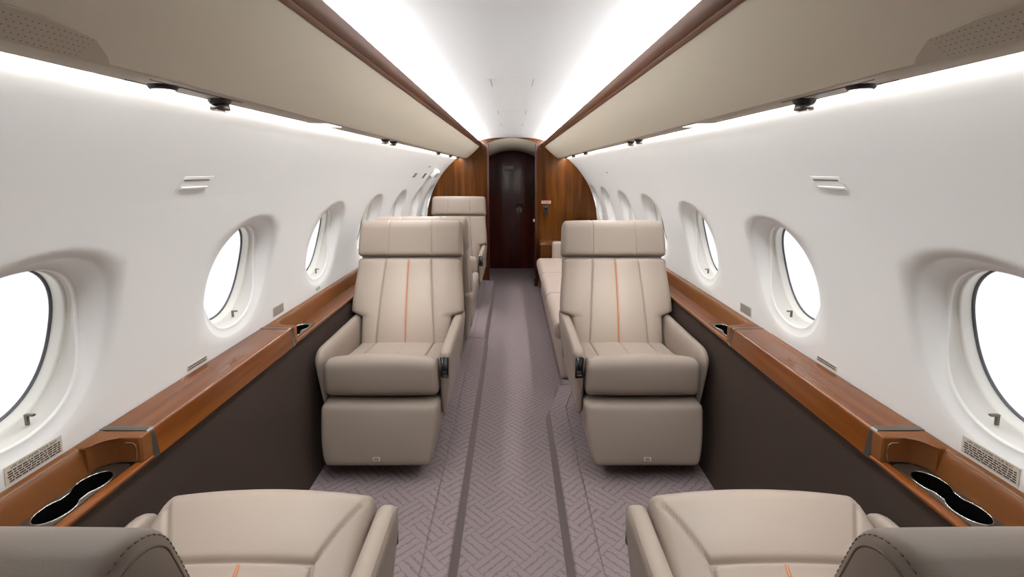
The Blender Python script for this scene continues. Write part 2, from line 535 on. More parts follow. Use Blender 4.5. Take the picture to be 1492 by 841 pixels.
# floors: dropped aisle, raised floors on both sides
bm = new(); box(bm, (-1.06, Y0, -0.05), (1.06, VY + 0.1, 0.0))
props(link('floor', bm, M['carpet'], smooth=False), kind='structure')
def raised(sgn, ya, yb, inn, top, name, crease=0.325, ny=1, jog=None):
    prof = [(0.955, 0.001), (0.955, top), (crease + 0.004, top), (crease + 0.0015, top - 0.006), (crease - 0.0015, top - 0.006), (crease - 0.004, top - 0.001)]
    e = inn + 0.022
    for i in range(7):
        a = PI / 2 * i / 6
        prof.append((e + 0.014 - 0.014 * math.sin(a), top - 0.004 - 0.012 * (1 - math.cos(a))))
    prof += [(inn + 0.006, 0.02), (inn, 0.001)]
    bm = new()
    ys = [ya, yb] if jog is None else [ya, jog[0], jog[1], yb]
    rows = []
    for i, y in enumerate(ys):
        dx = 0.0 if jog is None or i < 2 else jog[2]
        rows.append([bm.verts.new((sgn * (x + (dx if x < 0.9 else 0)), y, z)) for x, z in prof])
    n = len(prof)
    for A, B in zip(rows, rows[1:]):
        for k in range(n): bm.faces.new([A[k], A[(k + 1) % n], B[(k + 1) % n], B[k]])
    bm.faces.new(rows[0]); bm.faces.new(rows[-1][::-1])
    bmesh.ops.recalc_face_normals(bm, faces=bm.faces[:])
    me = bpy.data.meshes.new(name)
    me.materials.append(M['carpet']); me.materials.append(M['riser'])
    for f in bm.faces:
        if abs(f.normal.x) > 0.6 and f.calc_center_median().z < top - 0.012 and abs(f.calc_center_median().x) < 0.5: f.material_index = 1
    bm.to_mesh(me); bm.free()
    return props(link(name, me, M['carpet'], smooth='auto'), kind='structure')
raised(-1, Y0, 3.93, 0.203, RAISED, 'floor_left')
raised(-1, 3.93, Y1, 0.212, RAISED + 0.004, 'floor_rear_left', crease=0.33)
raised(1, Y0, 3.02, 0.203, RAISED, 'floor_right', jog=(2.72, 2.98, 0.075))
bm = new(); box(bm, (0.34, 3.02, 0.0005), (0.955, Y1, RAISED), 0.004)
props(link('floor_rear_right', bm, M['carpet'], smooth='auto'), kind='structure')

# lower side panels (dark fabric)
for sgn, nm in ((-1, 'wall_lower_left'), (1, 'wall_lower_right')):
    prof = curve_pts([(0.951, 0.738), (0.951, 0.55), (0.946, 0.36), (0.928, 0.20), (0.902, 0.079)], 6)
    prof = [(sgn * x, z) for x, z in prof] + [(sgn * 0.975, 0.079), (sgn * 0.975, 0.738)]
    bm = new(); extrude_y(bm, prof, Y0, Y1, 1)
    props(link(nm, bm, M['panel'], smooth='auto'), kind='structure')

# ------------------------------------------------------------------ overhead bins
def bin_side(sgn):
    sd = 'left' if sgn < 0 else 'right'
    t = thing('overhead_bin', 'long beige overhead bin panel with wood edge along the %s side of the ceiling' % sd, 'overhead bin', (sgn * 0.55, 2.5, 1.65), group='overhead bins along the ceiling')
    fold = (0.566, 0.1485)
    face = curve_pts([(0.566, -0.1475), (0.535, -0.171), (0.47, -0.226), (0.402, -0.293)], 6)
    prof = [(0.64, -0.30), (0.64, -0.178), (0.585, -0.158)] + face + [(0.41, -0.31), (0.42, -0.31)]
    bm = new(); extrude_y(bm, [(sgn * x, cz(h)) for x, h in prof], Y0, Y1, 1)
    link('bin_face', bm, M['bin'], t, smooth='auto')
    prof = [(0.567, -0.1475), (0.57, -0.1462), (0.650, -0.1490), (0.653, -0.151), (0.651, -0.154), (0.640, -0.1565), (0.585, -0.157)]
    bm = new(); extrude_y(bm, [(sgn * x, cz(h)) for x, h in prof], Y0, Y1, 1)
    link('bin_underside', bm, M['binlip'], t, smooth='auto')
    prof = [(0.404, -0.2915), (0.4005, -0.2905), (0.3965, -0.2945), (0.3935, -0.2995), (0.3945, -0.3010), (0.3915, -0.3025), (0.3815, -0.3190), (0.3745, -0.3320), (0.3755, -0.3350), (0.383, -0.335)] + [(0.404, -0.300)]
    bm = new(); extrude_y(bm, [(sgn * x, cz(h)) for x, h in prof], Y0, Y1, 1)
    link('wood_trim', bm, M['stripwood'], t, smooth='auto')
    # cove lamp behind the wood trim and wall-wash lamp above the lip
    bm = new(); box(bm, (sgn * 0.397, 1.0, cz(-0.350)), (sgn * 0.403, Y1 - 0.02, cz(-0.338)))
    link('cove_lamp', bm, M['led'], t, smooth=False)
    bm = new(); extrude_y(bm, [(sgn * x, cz(h)) for x, h in ((0.647, -0.1675), (0.667, -0.1572), (0.667, -0.1592), (0.647, -0.1695))], 0.50, Y1 - 0.02, 1)
    link('wash_lamp', bm, M['ledwall'], t, smooth=False)
bin_side(-1); bin_side(1)

# fittings on the underside of the bins
UZ = cz(-0.1474)
def dome_light(sgn, y, lab):
    t = thing('reading_light', lab, 'reading light', (sgn * 0.612, y, UZ), group='reading lights under the overhead bins')
    T = Matrix.Translation((sgn * 0.612, y, UZ)) @ Matrix.Rotation(PI, 4, 'X') @ Matrix.Scale(0.5, 4)
    bm = new(); lathe(bm, [(0.046, 0.0), (0.046, 0.006), (0.042, 0.014), (0.036, 0.018), (0.034, 0.016), (0.034, 0.008)], T)
    link('bezel', bm, M['darkplastic'], t)
    bm = new(); lathe(bm, [(0.035, 0.012), (0.034, 0.024), (0.028, 0.034), (0.014, 0.039), (0.0, 0.040)], T)
    link('lens', bm, M['lamp'], t)
def gasper(sgn, y, lab, s=1.0):
    t = thing('air_vent', lab, 'air vent', (sgn * 0.612, y, UZ), group='round air vents under the overhead bins')
    T = Matrix.Translation((sgn * 0.612, y, UZ)) @ Matrix.Rotation(PI, 4, 'X') @ Matrix.Scale(s, 4)
    bm = new(); lathe(bm, [(0.040, 0.0), (0.041, 0.008), (0.036, 0.018), (0.030, 0.022), (0.0, 0.022)], T)
    link('collar', bm, M['darkplastic'], t)
    bm = new(); lathe(bm, [(0.026, 0.020), (0.033, 0.024), (0.035, 0.040), (0.031, 0.043), (0.022, 0.042), (0.018, 0.036), (0.0, 0.036)], T)
    link('nozzle', bm, M['metal'], t)
    bm = new(); box(bm, (sgn * 0.612 - 0.006 * s, y - 0.030 * s, UZ - 0.047 * s), (sgn * 0.612 + 0.006 * s, y + 0.030 * s, UZ - 0.040 * s), 0.001)
    link('vane', bm, M['chrome'], t, smooth='auto')
def service_panel(sgn, ya, yb, lab):
    t = thing('service_panel', lab, 'service panel', (sgn * 0.612, (ya + yb) / 2, UZ), group='service panels under the overhead bins')
    bm = new(); box(bm, (sgn * 0.612 - 0.018, ya, UZ - 0.0022), (sgn * 0.612 + 0.018, yb, UZ - 0.0002), 0.001)
    link('plate', bm, M['plate'], t, smooth='auto')
    bm = new()
    for x in (-0.0215, 0.0195):
        box(bm, (sgn * 0.612 + x, ya - 0.085, UZ - 0.0014), (sgn * 0.612 + x + 0.002, yb + 0.075, UZ - 0.0003))
    link('border', bm, M['ink'], t, smooth=False)
for sgn, sd in ((-1, 'left'), (1, 'right')):
    service_panel(sgn, 0.897, 1.008, 'slim plate between light and air vent under the %s bin' % sd)
    dome_light(sgn, 0.870, 'round lit lens under the %s overhead bin, nearest the camera' % sd)
    gasper(sgn, 1.035, 'chrome swivel air vent beside the lit lens under the %s bin' % sd, 0.54)
    t = thing('light_panel', 'square white light panel flush under the %s overhead bin' % sd, 'light panel', (sgn * 0.615, 1.62, UZ), group='square light panels under the bins')
    bm = new(); box(bm, (sgn * 0.615 - 0.030, 1.555, UZ - 0.002), (sgn * 0.615 + 0.030, 1.685, UZ - 0.0002), 0.0008)
    link('diffuser', bm, M['lamppanel'], t, smooth=False)
    bm = new(); box(bm, (sgn * 0.615 - 0.034, 1.549, UZ - 0.0012), (sgn * 0.615 + 0.034, 1.691, UZ - 0.0001), 0.0004)
    link('rim', bm, M['plate'], t, smooth=False)
    for i, (y, where) in enumerate(((2.36, 'nearer of the pair above the facing seat'), (2.52, 'farther of the pair above the facing seat'), (4.05, 'midway along the far bin'), (4.85, 'second from the wood bulkhead'), (5.5, 'next to the wood bulkhead'))):
        gasper(sgn, y, 'dark air vent under the %s bin, %s' % (sd, where), 0.5)
    # perforated speaker cover at the near end of the bin
    t = thing('speaker_grille', 'beige perforated speaker cover low on the %s overhead bin' % sd, 'speaker cover', (sgn * 0.55, 0.55, cz(-0.165)), group='speaker covers on the bins')
    bm = new()
    P = []
    for u, w in ((0.0, 1), (0.5, 1), (0.75, 1), (0.90, 0.8), (0.97, 0.35), (1.0, 0.05)):
        y = 0.20 + 0.50 * u
        a = Vector((sgn * 0.5655, y, cz(-0.1478) - 0.0045)); b = Vector((sgn * 0.530, y, cz(-0.1755) - 0.0045))
        P.append((bm.verts.new(a), bm.verts.new(a + (b - a) * w)))
    for A, B in zip(P, P[1:]): bm.faces.new([A[0], A[1], B[1], B[0]])
    r = bmesh.ops.extrude_face_region(bm, geom=bm.faces[:])
    bmesh.ops.translate(bm, verts=[v for v in r['geom'] if isinstance(v, bmesh.types.BMVert)], vec=(sgn * 0.0012, 0, 0.0016))
    link('cover', bm, M['grille'], t, smooth=False)
    bm = new()
    for i in range(56):
        for j in range(5):
            y = 0.215 + 0.0078 * i; u = 0.12 + 0.17 * j
            p = Vector((sgn * (0.5655 - 0.0355 * u), y, cz(-0.1478 - 0.0277 * u) - 0.0047))
            bmesh.ops.create_circle(bm, cap_ends=True, segments=6, radius=0.0012, matrix=Matrix.Translation(p) @ Matrix.Rotation(sgn * 0.66, 4, 'Y'))
    link('perforation', bm, M['perf'], t, smooth=False)

# the beams of the lit reading lights and light panels (real lamps, aimed down at the seats)
def beam(x, y, z, target, power, size, spread):
    l = bpy.data.lights.new('beam', 'AREA'); l.shape = 'DISK'; l.size = size; l.energy = power; l.spread = spread
    l.color = (1.0, 0.98, 0.955)
    o = bpy.data.objects.new('beam', l); COL.objects.link(o); o.location = (x, y, z)
    o.rotation_euler = (Vector(target) - Vector((x, y, z))).to_track_quat('-Z', 'Y').to_euler()
for sgn in (-1, 1):
    beam(sgn * 0.612, 0.87, UZ - 0.024, (sgn * 0.60, 0.93, 0.55), 0.62, 0.03, math.radians(58))
    beam(sgn * 0.612, 1.62, UZ - 0.008, (sgn * 0.60, 2.64, 0.76), 0.95, 0.06, math.radians(36))

# ceiling access hatches with dark finger slots
for y, lab in ((2.3, 'first flush hatch on the ceiling centre, nearest the camera'), (3.45, 'middle flush hatch on the ceiling centre'), (4.35, 'flush hatch on the ceiling centre nearest the door')):
    t = thing('ceiling_hatch', lab, 'hatch', (0, y, cz(-0.40)), group='hatches in the ceiling')
    bm = new(); rows = []
    for yy in (y - 0.13, y + 0.13):
        rows.append([bm.verts.new((x, yy, cz(ceil_h(x)) - 0.0012)) for x in [-0.11 + 0.22 * i / 10 for i in range(11)]])
    for k in range(10): bm.faces.new([rows[0][k], rows[0][k + 1], rows[1][k + 1], rows[1][k]])
    r = bmesh.ops.extrude_face_region(bm, geom=bm.faces[:])
    bmesh.ops.translate(bm, verts=[v for v in r['geom'] if isinstance(v, bmesh.types.BMVert)], vec=(0, 0, 0.001))
    link('hatch_lid', bm, M['ceiling'], t, smooth='auto')
    for sx in (-1, 1):
        bm = new(); z = cz(ceil_h(0.097))
        tube(bm, [(sx * 0.097, y - 0.09, z - 0.002), (sx * 0.094, y - 0.03, z - 0.002), (sx * 0.097, y, z - 0.002), (sx * 0.094, y + 0.04, z - 0.002), (sx * 0.095, y + 0.09, z - 0.002)], 0.0012, 6)
        link('finger_slot', bm, M['slot'], t)

# ------------------------------------------------------------------ things fixed on the lining
def wall_basis(side, y, h, lift=0.0):
    """Matrix with x along +Y (mirrored so text reads from inside), y up the lining, z into the cabin."""
    s = math.asin((EYE - h - ZC) / RW) * RW
    p = wp(side, y, s, -lift)
    a = s / RW
    nrm = Vector((-side * math.cos(a), 0, -math.sin(a)))
    up = Vector((-side * math.sin(a), 0, math.cos(a)))
    xx = up.cross(nrm)
    m = Matrix.Identity(4)
    for i, v in enumerate((xx, up, nrm)):
        for j in range(3): m[j][i] = v[j]
    m.translation = p
    return m

def placed(name, bm, mat, parent, m, smooth=False):
    bmesh.ops.transform(bm, matrix=m, verts=bm.verts[:])
    return link(name, bm, mat, parent, smooth=smooth)

def text_part(txt, size, mat, parent, m, align='CENTER'):
    cu = bpy.data.curves.new('lettering', 'FONT'); cu.body = txt; cu.size = size
    cu.align_x = align; cu.align_y = 'CENTER'; cu.extrude = 0.0001
    tmp = bpy.data.objects.new('tmp', cu); COL.objects.link(tmp)
    dg = bpy.context.evaluated_depsgraph_get()
    me = bpy.data.meshes.new_from_object(tmp.evaluated_get(dg))
    bpy.data.objects.remove(tmp); bpy.data.curves.remove(cu)
    me.transform(m); me.materials.clear()
    return link('lettering', me, mat, parent, smooth=False)

def text_lines(bm, w, top, bot, n, seed):
    rnd = random.Random(seed)
    lh = (top - bot) / n
    for i in range(n):
        y = top - lh * (i + 0.5); x = -w + rnd.uniform(0, 0.06) * w
        while x < w * 0.94:
            l = rnd.uniform(0.05, 0.17) * w * 1.3
            e = min(x + l, w)
            box(bm, (x, y - lh * 0.28, 0.0004), (e, y + lh * 0.28, 0.0007))
            x = e + 0.035 * w
def placard(side, y, h, w, hh, lab, head=None, nl=5, name='wall_placard', mat='placard', ink='ink', seed=1, cat='placard', group='warning placards on the lining'):
    m = wall_basis(side, y, h, 0.0012)
    t = thing(name, lab, cat, m.translation, group=group)
    bm = new(); box(bm, (-w / 2, -hh / 2, -0.0006), (w / 2, hh / 2, 0.0004), 0.0003)
    placed('sheet', bm, M[mat], t, m)
    top = hh * 0.42
    if head:
        text_part(head, hh * 0.19, M[ink], t, m @ Matrix.Translation((0, hh * 0.33, 0.0006)))
        top = hh * 0.22
    bm = new(); text_lines(bm, w * 0.46, top, -hh * 0.44, nl, seed)
    placed('print_lines', bm, M[ink], t, m)
    return t
for side, sd in ((-1, 'left'), (1, 'right')):
    placard(side, 1.012, 0.651, 0.132, 0.042, 'cream safety placard under the large near window on the %s wall' % sd, 'LIFE VEST UNDER YOUR SEAT', 5, seed=3)
    placard(side, 2.16, 0.641, 0.105, 0.046, 'small grey square placard past the second window on the %s wall' % sd, None, 6, mat='placard', seed=4)
    placard(side, 1.58, 0.659, 0.105, 0.018, 'narrow strip placard above the wood table lid on the %s wall' % sd, None, 2, seed=5)
    # slotted plate on the wall between the first two windows
    m = wall_basis(side, 1.32, 0.036, 0.001)
    t = thing('wall_vent', 'thin white slotted plate high on the %s wall between two windows' % sd, 'slot vent', m.translation, group='slotted plates on the lining')
    bm = new(); box(bm, (-0.062, -0.024, -0.0006), (0.062, 0.024, 0.0004), 0.0003)
    placed('plate', bm, M['lining'], t, m)
    bm = new(); box(bm, (-0.056, 0.010, 0.0002), (0.050, 0.016, 0.0012), 0.0004)
    placed('slit', bm, M['slot'], t, m)
    bm = new(); box(bm, (-0.050, -0.018, 0.0002), (0.058, -0.009, 0.003), 0.001)
    placed('ledge', bm, M['white'], t, m, smooth='auto')
placard(-1, 2.62, 0.655, 0.05, 0.014, 'tiny green tag on the left wall above the ledge beyond the third window', None, 1, mat='green', ink='white', seed=6, group=None, cat='tag', name='wall_tag')
placard(-1, 4.35, 0.045, 0.11, 0.05, 'grey printed placard high on the far left wall, nearest of the cluster', None, 4, mat='plate', seed=8, group='placards by the far left windows')
placard(-1, 4.85, 0.055, 0.11, 0.06, 'dark printed placard on the far left wall beside the white exit lamp', None, 3, mat='slot', seed=9, group='placards by the far left windows')
placard(-1, 4.75, -0.035, 0.07, 0.03, 'small black and red tag above the dark placard on the far left wall', None, 1, mat='white', ink='redink', seed=10, group='placards by the far left windows')
placard(1, 4.35, 0.02, 0.06, 0.022, 'small red tag high on the far right wall', None, 1, mat='white', ink='redink', seed=11, group=None, name='wall_tag', cat='tag')
m = wall_basis(1, 4.95, 0.02, 0.001)
t = thing('wall_vent', 'small white slotted plate high on the far right wall', 'slot vent', m.translation, group='slotted plates on the lining')
bm = new(); box(bm, (-0.06, -0.02, -0.0006), (0.06, 0.02, 0.0006), 0.0004); placed('plate', bm, M['lining'], t, m)
bm = new(); box(bm, (-0.05, -0.014, 0.0002), (0.05, -0.006, 0.006), 0.002); placed('ledge', bm, M['white'], t, m, smooth='auto')
m = wall_basis(-1, 5.25, 0.02, 0.0)
t = thing('exit_lamp', 'white box-shaped emergency lamp on the far left wall by the bulkhead', 'lamp', m.translation)
bm = new(); box(bm, (-0.09, -0.045, 0.001), (0.09, 0.045, 0.05), 0.012); placed('housing', bm, M['white'], t, m, smooth='auto')
bm = new(); box(bm, (-0.065, -0.028, 0.0495), (0.065, 0.028, 0.053), 0.001); placed('lens', bm, M['plate'], t, m, smooth='auto')
# label and latch on the right bulkhead, knob on the jamb
t = thing('bulkhead_label', 'small pink printed label on the right wood bulkhead by the door', 'label', (0.43, Y1, cz(0.40)))
bm = new(); box(bm, (0.372, Y1 - 0.003, cz(0.418)), (0.492, Y1 - 0.0005, cz(0.382)), 0.0005); link('sheet', bm, M['redlabel'], t, smooth=False)
bm = new(); box(bm, (0.388, Y1 - 0.0036, cz(0.408)), (0.400, Y1 - 0.0028, cz(0.393))); box(bm, (0.408, Y1 - 0.0036, cz(0.406)), (0.478, Y1 - 0.0028, cz(0.396))); link('print_lines', bm, M['redink'], t, smooth=False)
t = thing('bulkhead_latch', 'dark recessed latch under the pink label on the right bulkhead', 'latch', (0.425, Y1, cz(0.50)))
bm = new(); box(bm, (0.395, Y1 - 0.006, cz(0.56)), (0.458, Y1 - 0.0005, cz(0.44)), 0.002); link('mount_plate', bm, M['darkplastic'], t, smooth='auto')
bm = new(); lathe(bm, [(0.0, 0.012), (0.018, 0.010), (0.022, 0.0)], Matrix.Translation((0.427, Y1 - 0.006, cz(0.475))) @ Matrix.Rotation(PI / 2, 4, 'X'), 20); link('turn_knob', bm, M['black'], t)
t = thing('jamb_knob', 'small round ivory knob on the right edge of the doorway', 'knob', (0.288, Y1 + 0.03, cz(0.635)))
bm = new(); lathe(bm, [(0.0, 0.024), (0.016, 0.021), (0.022, 0.010), (0.018, 0.0)], Matrix.Translation((0.2895, Y1 + 0.02, cz(0.635))) @ Matrix.Rotation(-PI / 2, 4, 'Y'), 20); link('knob', bm, M['white'], t)
t = thing('door_stop', 'little round brass stop low on the right edge of the doorway', 'door stop', (0.288, Y1 + 0.02, 0.13))
bm = new(); lathe(bm, [(0.0, 0.012), (0.015, 0.010), (0.019, 0.003), (0.019, 0.0)], Matrix.Translation((0.28, Y1 - 0.0125, 0.13)) @ Matrix.Rotation(PI / 2, 4, 'X'), 20); link('mount_disc', bm, M['metal'], t)

# ------------------------------------------------------------------ side ledges with wood tables, tan leather troughs
LT = EYE - 0.675           # ledge top
def ledge(sgn):
    sd = 'left' if sgn < 0 else 'right'
    t = thing('side_ledge', 'wood and tan leather side ledge running under the %s windows' % sd, 'side ledge', (sgn * 1.0, 2.5, 0.735), group='side ledges under the windows')
    X = lambda pts: [(sgn * x, z) for x, z in pts]
    ca, cb = 1.195, 1.985      # raised console between the metal bands
    def corner(x0, z0, r, d):
        return [(x0 + r - r * math.cos(a), z0 - r + r * math.sin(a)) for a in [PI / 2 * i / 6 for i in range(7)]]
    prof = [(0.9415, 0.737)] + [(x, z) for x, z in corner(0.9515, LT, 0.010, 1)] + [(1.079, LT + 0.001), (1.079, 0.737)]
    bm = new(); extrude_y(bm, X(prof), ca, cb, 1)
    body = link('console', bm, M['wood'], t, smooth='auto')
    bm = new()
    for a, b in (((1.052, ca + 0.035), (1.0545, cb - 0.055)),):
        box(bm, (sgn * a[0], a[1], LT), (sgn * b[0], b[1], LT + 0.0006))
    box(bm, (sgn * 0.962, ca + 0.033, LT - 0.0002), (sgn * 1.054, ca + 0.0345, LT + 0.0004))
    box(bm, (sgn * 0.962, cb - 0.056, LT - 0.0002), (sgn * 1.054, cb - 0.0545, LT + 0.0004))
    link('lid_seam', bm, M['ink'], body, smooth=False)
    # metal bands at both ends
    pb = [(0.9405, 0.737)] + [(x, z) for x, z in corner(0.9500, LT + 0.0014, 0.011, 1)] + [(1.079, LT + 0.0024), (1.079, 0.737)]
    for y0, y1 in ((ca - 0.020, ca), (cb, cb + 0.020)):
        bm = new(); extrude_y(bm, X(pb), y0, y1, 1)
        link('metal_band', bm, M['metal'], t, smooth='auto')
    # leather end blocks with a hollow corner towards the trough
    for yb, dr in ((ca - 0.020, -1), (cb + 0.020, 1)):
        R = 0.048
        plan = [(0.9445, yb), (0.9455, yb + dr * 0.030), (0.950, yb + dr * 0.034)]
        plan += [(1.043 - R + R * math.sin(a) - 0.0, yb + dr * (0.034 + R - R * math.cos(a))) for a in [PI / 2 * i / 8 for i in range(9)]]
        plan += [(1.079, yb + dr * (0.034 + R)), (1.079, yb)]
        bm = new(); extrude_z(bm, [(sgn * x, y) for x, y in plan], 0.7495, LT + 0.0005, 0.005)
        e = link('leather_end', bm, M['tan'], t, smooth='auto')
        bm = new()
        ya = yb + dr * 0.0346
        tube(bm, [(sgn * x, ya, z) for x, z in ((0.962, 0.748), (0.958, 0.77), (0.959, 0.795), (0.966, 0.801), (0.985, 0.802))], 0.0011, 6)
        link('stitching', bm, M['seam'], e)
    # leather back of the trough, wood floor and wood rail
    for ya, yb in ((Y0, ca - 0.020), (cb + 0.020, Y1 - 0.002)):
        bk = curve_pts([(1.042, 0.740), (1.0435, 0.752), (1.048, 0.775), (1.054, 0.800), (1.062, 0.812), (1.071, 0.8155), (1.081, 0.814)], 5)
        bm = new(); extrude_y(bm, X(bk + [(1.081, 0.740)]), ya, yb, 1)
        lb = link('leather_back', bm, M['tan'], t, smooth='auto')
        bm = new(); tube(bm, [(sgn * 1.0605, ya + 0.01, 0.8122), (sgn * 1.0605, yb - 0.01, 0.8122)], 0.0010, 6)
        link('stitching', bm, M['seam'], lb)
        bm = new(); extrude_y(bm, X([(0.9425, 0.7375), (0.9415, 0.744), (0.944, 0.7475), (0.958, 0.7485), (0.966, 0.7465), (0.9665, 0.7375)]), ya, yb, 1)
        link('wood_rail', bm, M['wood'], t, smooth='auto')
        bm = new()
        if ya < 0:
            box(bm, (sgn * 0.9668, ya, 0.7376), (sgn * 1.040, 0.862, 0.7440))
        else:
            box(bm, (sgn * 0.9668, 2.285, 0.7376), (sgn * 1.040, yb, 0.7440))
        link('wood_shelf', bm, M['wood'], t, smooth=False)
ledge(-1); ledge(1)

def cup_holder(sgn, yc, lab):
    """Gunmetal plate with a figure-of-eight well."""
    xc = sgn * 1.0040
    t = thing('cup_holder', lab, 'cup holder', (xc, yc, 0.746), group='double cup holders in the ledges')
    outer = rrect(0.0365, 0.123, 0.012)
    r, cy, a0 = 0.0310, 0.047, 40
    inner = []
    for c, base in ((-1, 90), (1, 270)):
        for i in range(33):
            a = math.radians(base + a0 + (360 - 2 * a0) * i / 32)
            inner.append((r * 1.10 * math.cos(a), c * cy + r * 1.45 * math.sin(a)))
    z = 0.7475
    bm = new()
    ro = [bm.verts.new((xc + x, yc + y, z)) for x, y in outer]; ri = [bm.verts.new((xc + x, yc + y, z)) for x, y in inner]
    ed = [bm.edges.new((L[i], L[(i + 1) % len(L)])) for L in (ro, ri) for i in range(len(L))]
    bmesh.ops.triangle_fill(bm, use_beauty=True, use_dissolve=False, edges=ed)
    low = [bm.verts.new((v.co.x, v.co.y, z - 0.006)) for v in ro]
    for i in range(len(ro)): bm.faces.new([ro[i], ro[(i + 1) % len(ro)], low[(i + 1) % len(ro)], low[i]])
    link('plate', bm, M['metal'], t, smooth='auto')
    bm = new()
    rings = []
    for k, dz in ((1.0, 0.0), (0.985, -0.004), (0.95, -0.062)):
        rings.append([bm.verts.new((xc + x * k, yc + y * (1 - (1 - k) * 0.5), z + dz)) for x, y in inner])
    for A, B in zip(rings, rings[1:]):
        for i in range(len(A)): bm.faces.new([A[i], A[(i + 1) % len(A)], B[(i + 1) % len(A)], B[i]])
    bm.faces.new(rings[-1])
    link('well', bm, M['black'], t, smooth='auto')
    bm = new(); tube(bm, [(xc + x, yc + y, z + 0.0004) for x, y in inner], 0.0017, 8, True)
    link('chrome_rim', bm, M['chrome'], t)
for sgn, sd in ((-1, 'left'), (1, 'right')):
    cup_holder(sgn, 1.012, 'black double cup holder in the near %s ledge trough' % sd)
    cup_holder(sgn, 2.160, 'double cup holder just beyond the wood table on the %s ledge' % sd)

# ------------------------------------------------------------------ leather cabin seats (front at local y=0, back towards +y, z from the raised floor)
def gro(d, s, w=0.0045): return s * math.exp(-(d / w) ** 2)

def seat_parts():
    P = {}
    L = M['leather']
    # seat cushion
    hw = 0.2670
    def fseat(p, n):
        x, y, z = p
        top = sstep((z - 0.42) / 0.06)
        u = y
        # profile of the top: high bolster in front, falling to the back
        drop = 0.075 * sstep((u - 0.0) / 0.24) + 0.035 * max(0, (u - 0.2) / 0.35)
        dome = 0.022 * (1 - (x / hw) ** 2) * (1 - 0.6 * sstep((u - 0.1) / 0.15))
        z2 = z + top * (dome - drop) - 0.02 * top
        if n.z > 0.3:
            g = 0.0
            if u > 0.155:
                for sx in (-0.165, 0.165): g = max(g, gro(x - sx, 0.010))
                g = max(g, gro(x, 0.005))
            if abs(x) < 0.17: g = max(g, gro(u - 0.15, 0.012))
            if 0.015 < u < 0.16:
                sx = 0.165 + (0.15 - u) * 0.62
                g = max(g, gro(abs(x) - sx, 0.011))
            z2 -= g
        if n.y < -0.3:     # puffed front
            y -= 0.014 * math.cos(min(1, abs(x) / hw) * PI / 2) * math.cos(max(-1, min(1, (z - 0.44) / 0.11)) * PI / 2)
        # underside of the front curves back
        y += 0.02 * sstep((0.40 - z) / 0.06) * sstep((0.3 - u) / 0.2)
        x *= 1 + 0.022 * sstep((0.012 - y) / 0.03)
        return (x, y, z2)
    X = ax(-hw, hw, 0.03, 86, (0, 0.165, -0.165)); Y = ax(-0.025, 0.56, 0.045, 100, (0.15,)); Z = ax(0.345, 0.552, 0.045, 8)
    P['seat_cushion'] = (rbox(X, Y, Z, (0.03, 0.05, 0.045), fseat), L)
    # accent line on the seat
    bm = new()
    pts = []
    for i in range(17):
        u = 0.155 + 0.36 * i / 16
        z = fseat(Vector((0.02, u, 0.552)), Vector((0, 0, 1)))[2]
        pts.append((0, u, z - 0.0035))
    tube(bm, pts, 0.0042, 8)
    P['seat_accent'] = (bm, M['accent'])
    # backrest
    b0 = Vector((0, 0.500, 0.405)); b1 = Vector((0, 0.672, 0.897))
    dr = (b1 - b0).normalized(); nr = Vector((0, dr.z, -dr.y)); H = (b1 - b0).length
    def width(z):
        wide = 0.326 - 0.020 * sstep((z - 0.62) / 0.28)
        k = sstep((z - 0.565) / 0.035)
        return 0.262 * (1 - k) + wide * k
    def fback(p, n):
        x, t, s = p
        sx = 0.132 + 0.040 * (1 - s / H)
        ref = 0.15
        ax_, sg = abs(x), (1 if x >= 0 else -1)
        zz = (b0 + dr * s).z
        w = width(zz)
        if ax_ <= ref: xx = ax_ / ref * sx
        else: xx = sx + (ax_ - ref) / (0.335 - ref) * (w - sx)
        d = 0.0
        if n.y < -0.3:
            g = max(gro(ax_ - ref, 0.010, 0.004), gro(x, 0.005))
            for c in (-0.242, -0.075, 0.075, 0.242):
                g -= 0.006 * max(0, 1 - ((x - c) / 0.08) ** 2)
            d = g - 0.020 * math.sin(PI * min(1, max(0, s / H))) ** 0.8 + 0.010 * (ax_ / 0.335) ** 4 * 2
        q = b0 + dr * s + nr * (t + d)
        return (sg * xx, q.y, q.z)
    X = ax(-0.335, 0.335, 0.028, 60, (0, 0.15, -0.15)); T = ax(0.0, 0.105, 0.030, 4); S = ax(0.0, H - 0.003, 0.024, 70, (0.18,))
    P['backrest'] = (rbox(X, T, S, (0.028, 0.030, 0.024), fback), L)
    bm = new(); pts = []
    for i in range(25):
        s = 0.012 + (H - 0.026) * i / 24
        q = fback(Vector((0.001, 0.0, s)), Vector((0, -1, 0)))
        pts.append((0, q[1] - 0.0005, q[2]))
    tube(bm, pts, 0.0042, 8)
    P['back_accent'] = (bm, M['accent'])
    # headrest
    h0 = Vector((0, 0.684, 0.900)); h1 = Vector((0, 0.742, 1.112))
    hd = (h1 - h0).normalized(); hn = Vector((0, hd.z, -hd.y)); HH = (h1 - h0).length
    def fhead(p, n):
        x, t, s = p
        if s < 0.018: s = 0.018 - (0.018 - s) * 0.42
        k = s / HH
        hwid = 0.316 - 0.010 * k
        xx = x / 0.316 * hwid
        d = 0.0
        g = max(gro(abs(x) - 0.130, 0.004, 0.004), 0)
        bl = math.sin(PI * min(1, max(0, k)))
        d = max(0, -n.y) * (g - 0.006 * bl) + max(0, n.y) * 0.010 * bl
        ds = max(0, n.z) * (-g * 0.9 + 0.006 * (1 - (x / 0.316) ** 4))
        q = h0 + hd * (s + ds) + hn * (t + d)
        return (xx, q.y, q.z)
    X = ax(-0.316, 0.316, 0.024, 44, (0.130, -0.130)); T = ax(-0.004, 0.108, 0.047, 5); S = ax(-0.018, HH, 0.046, 16)
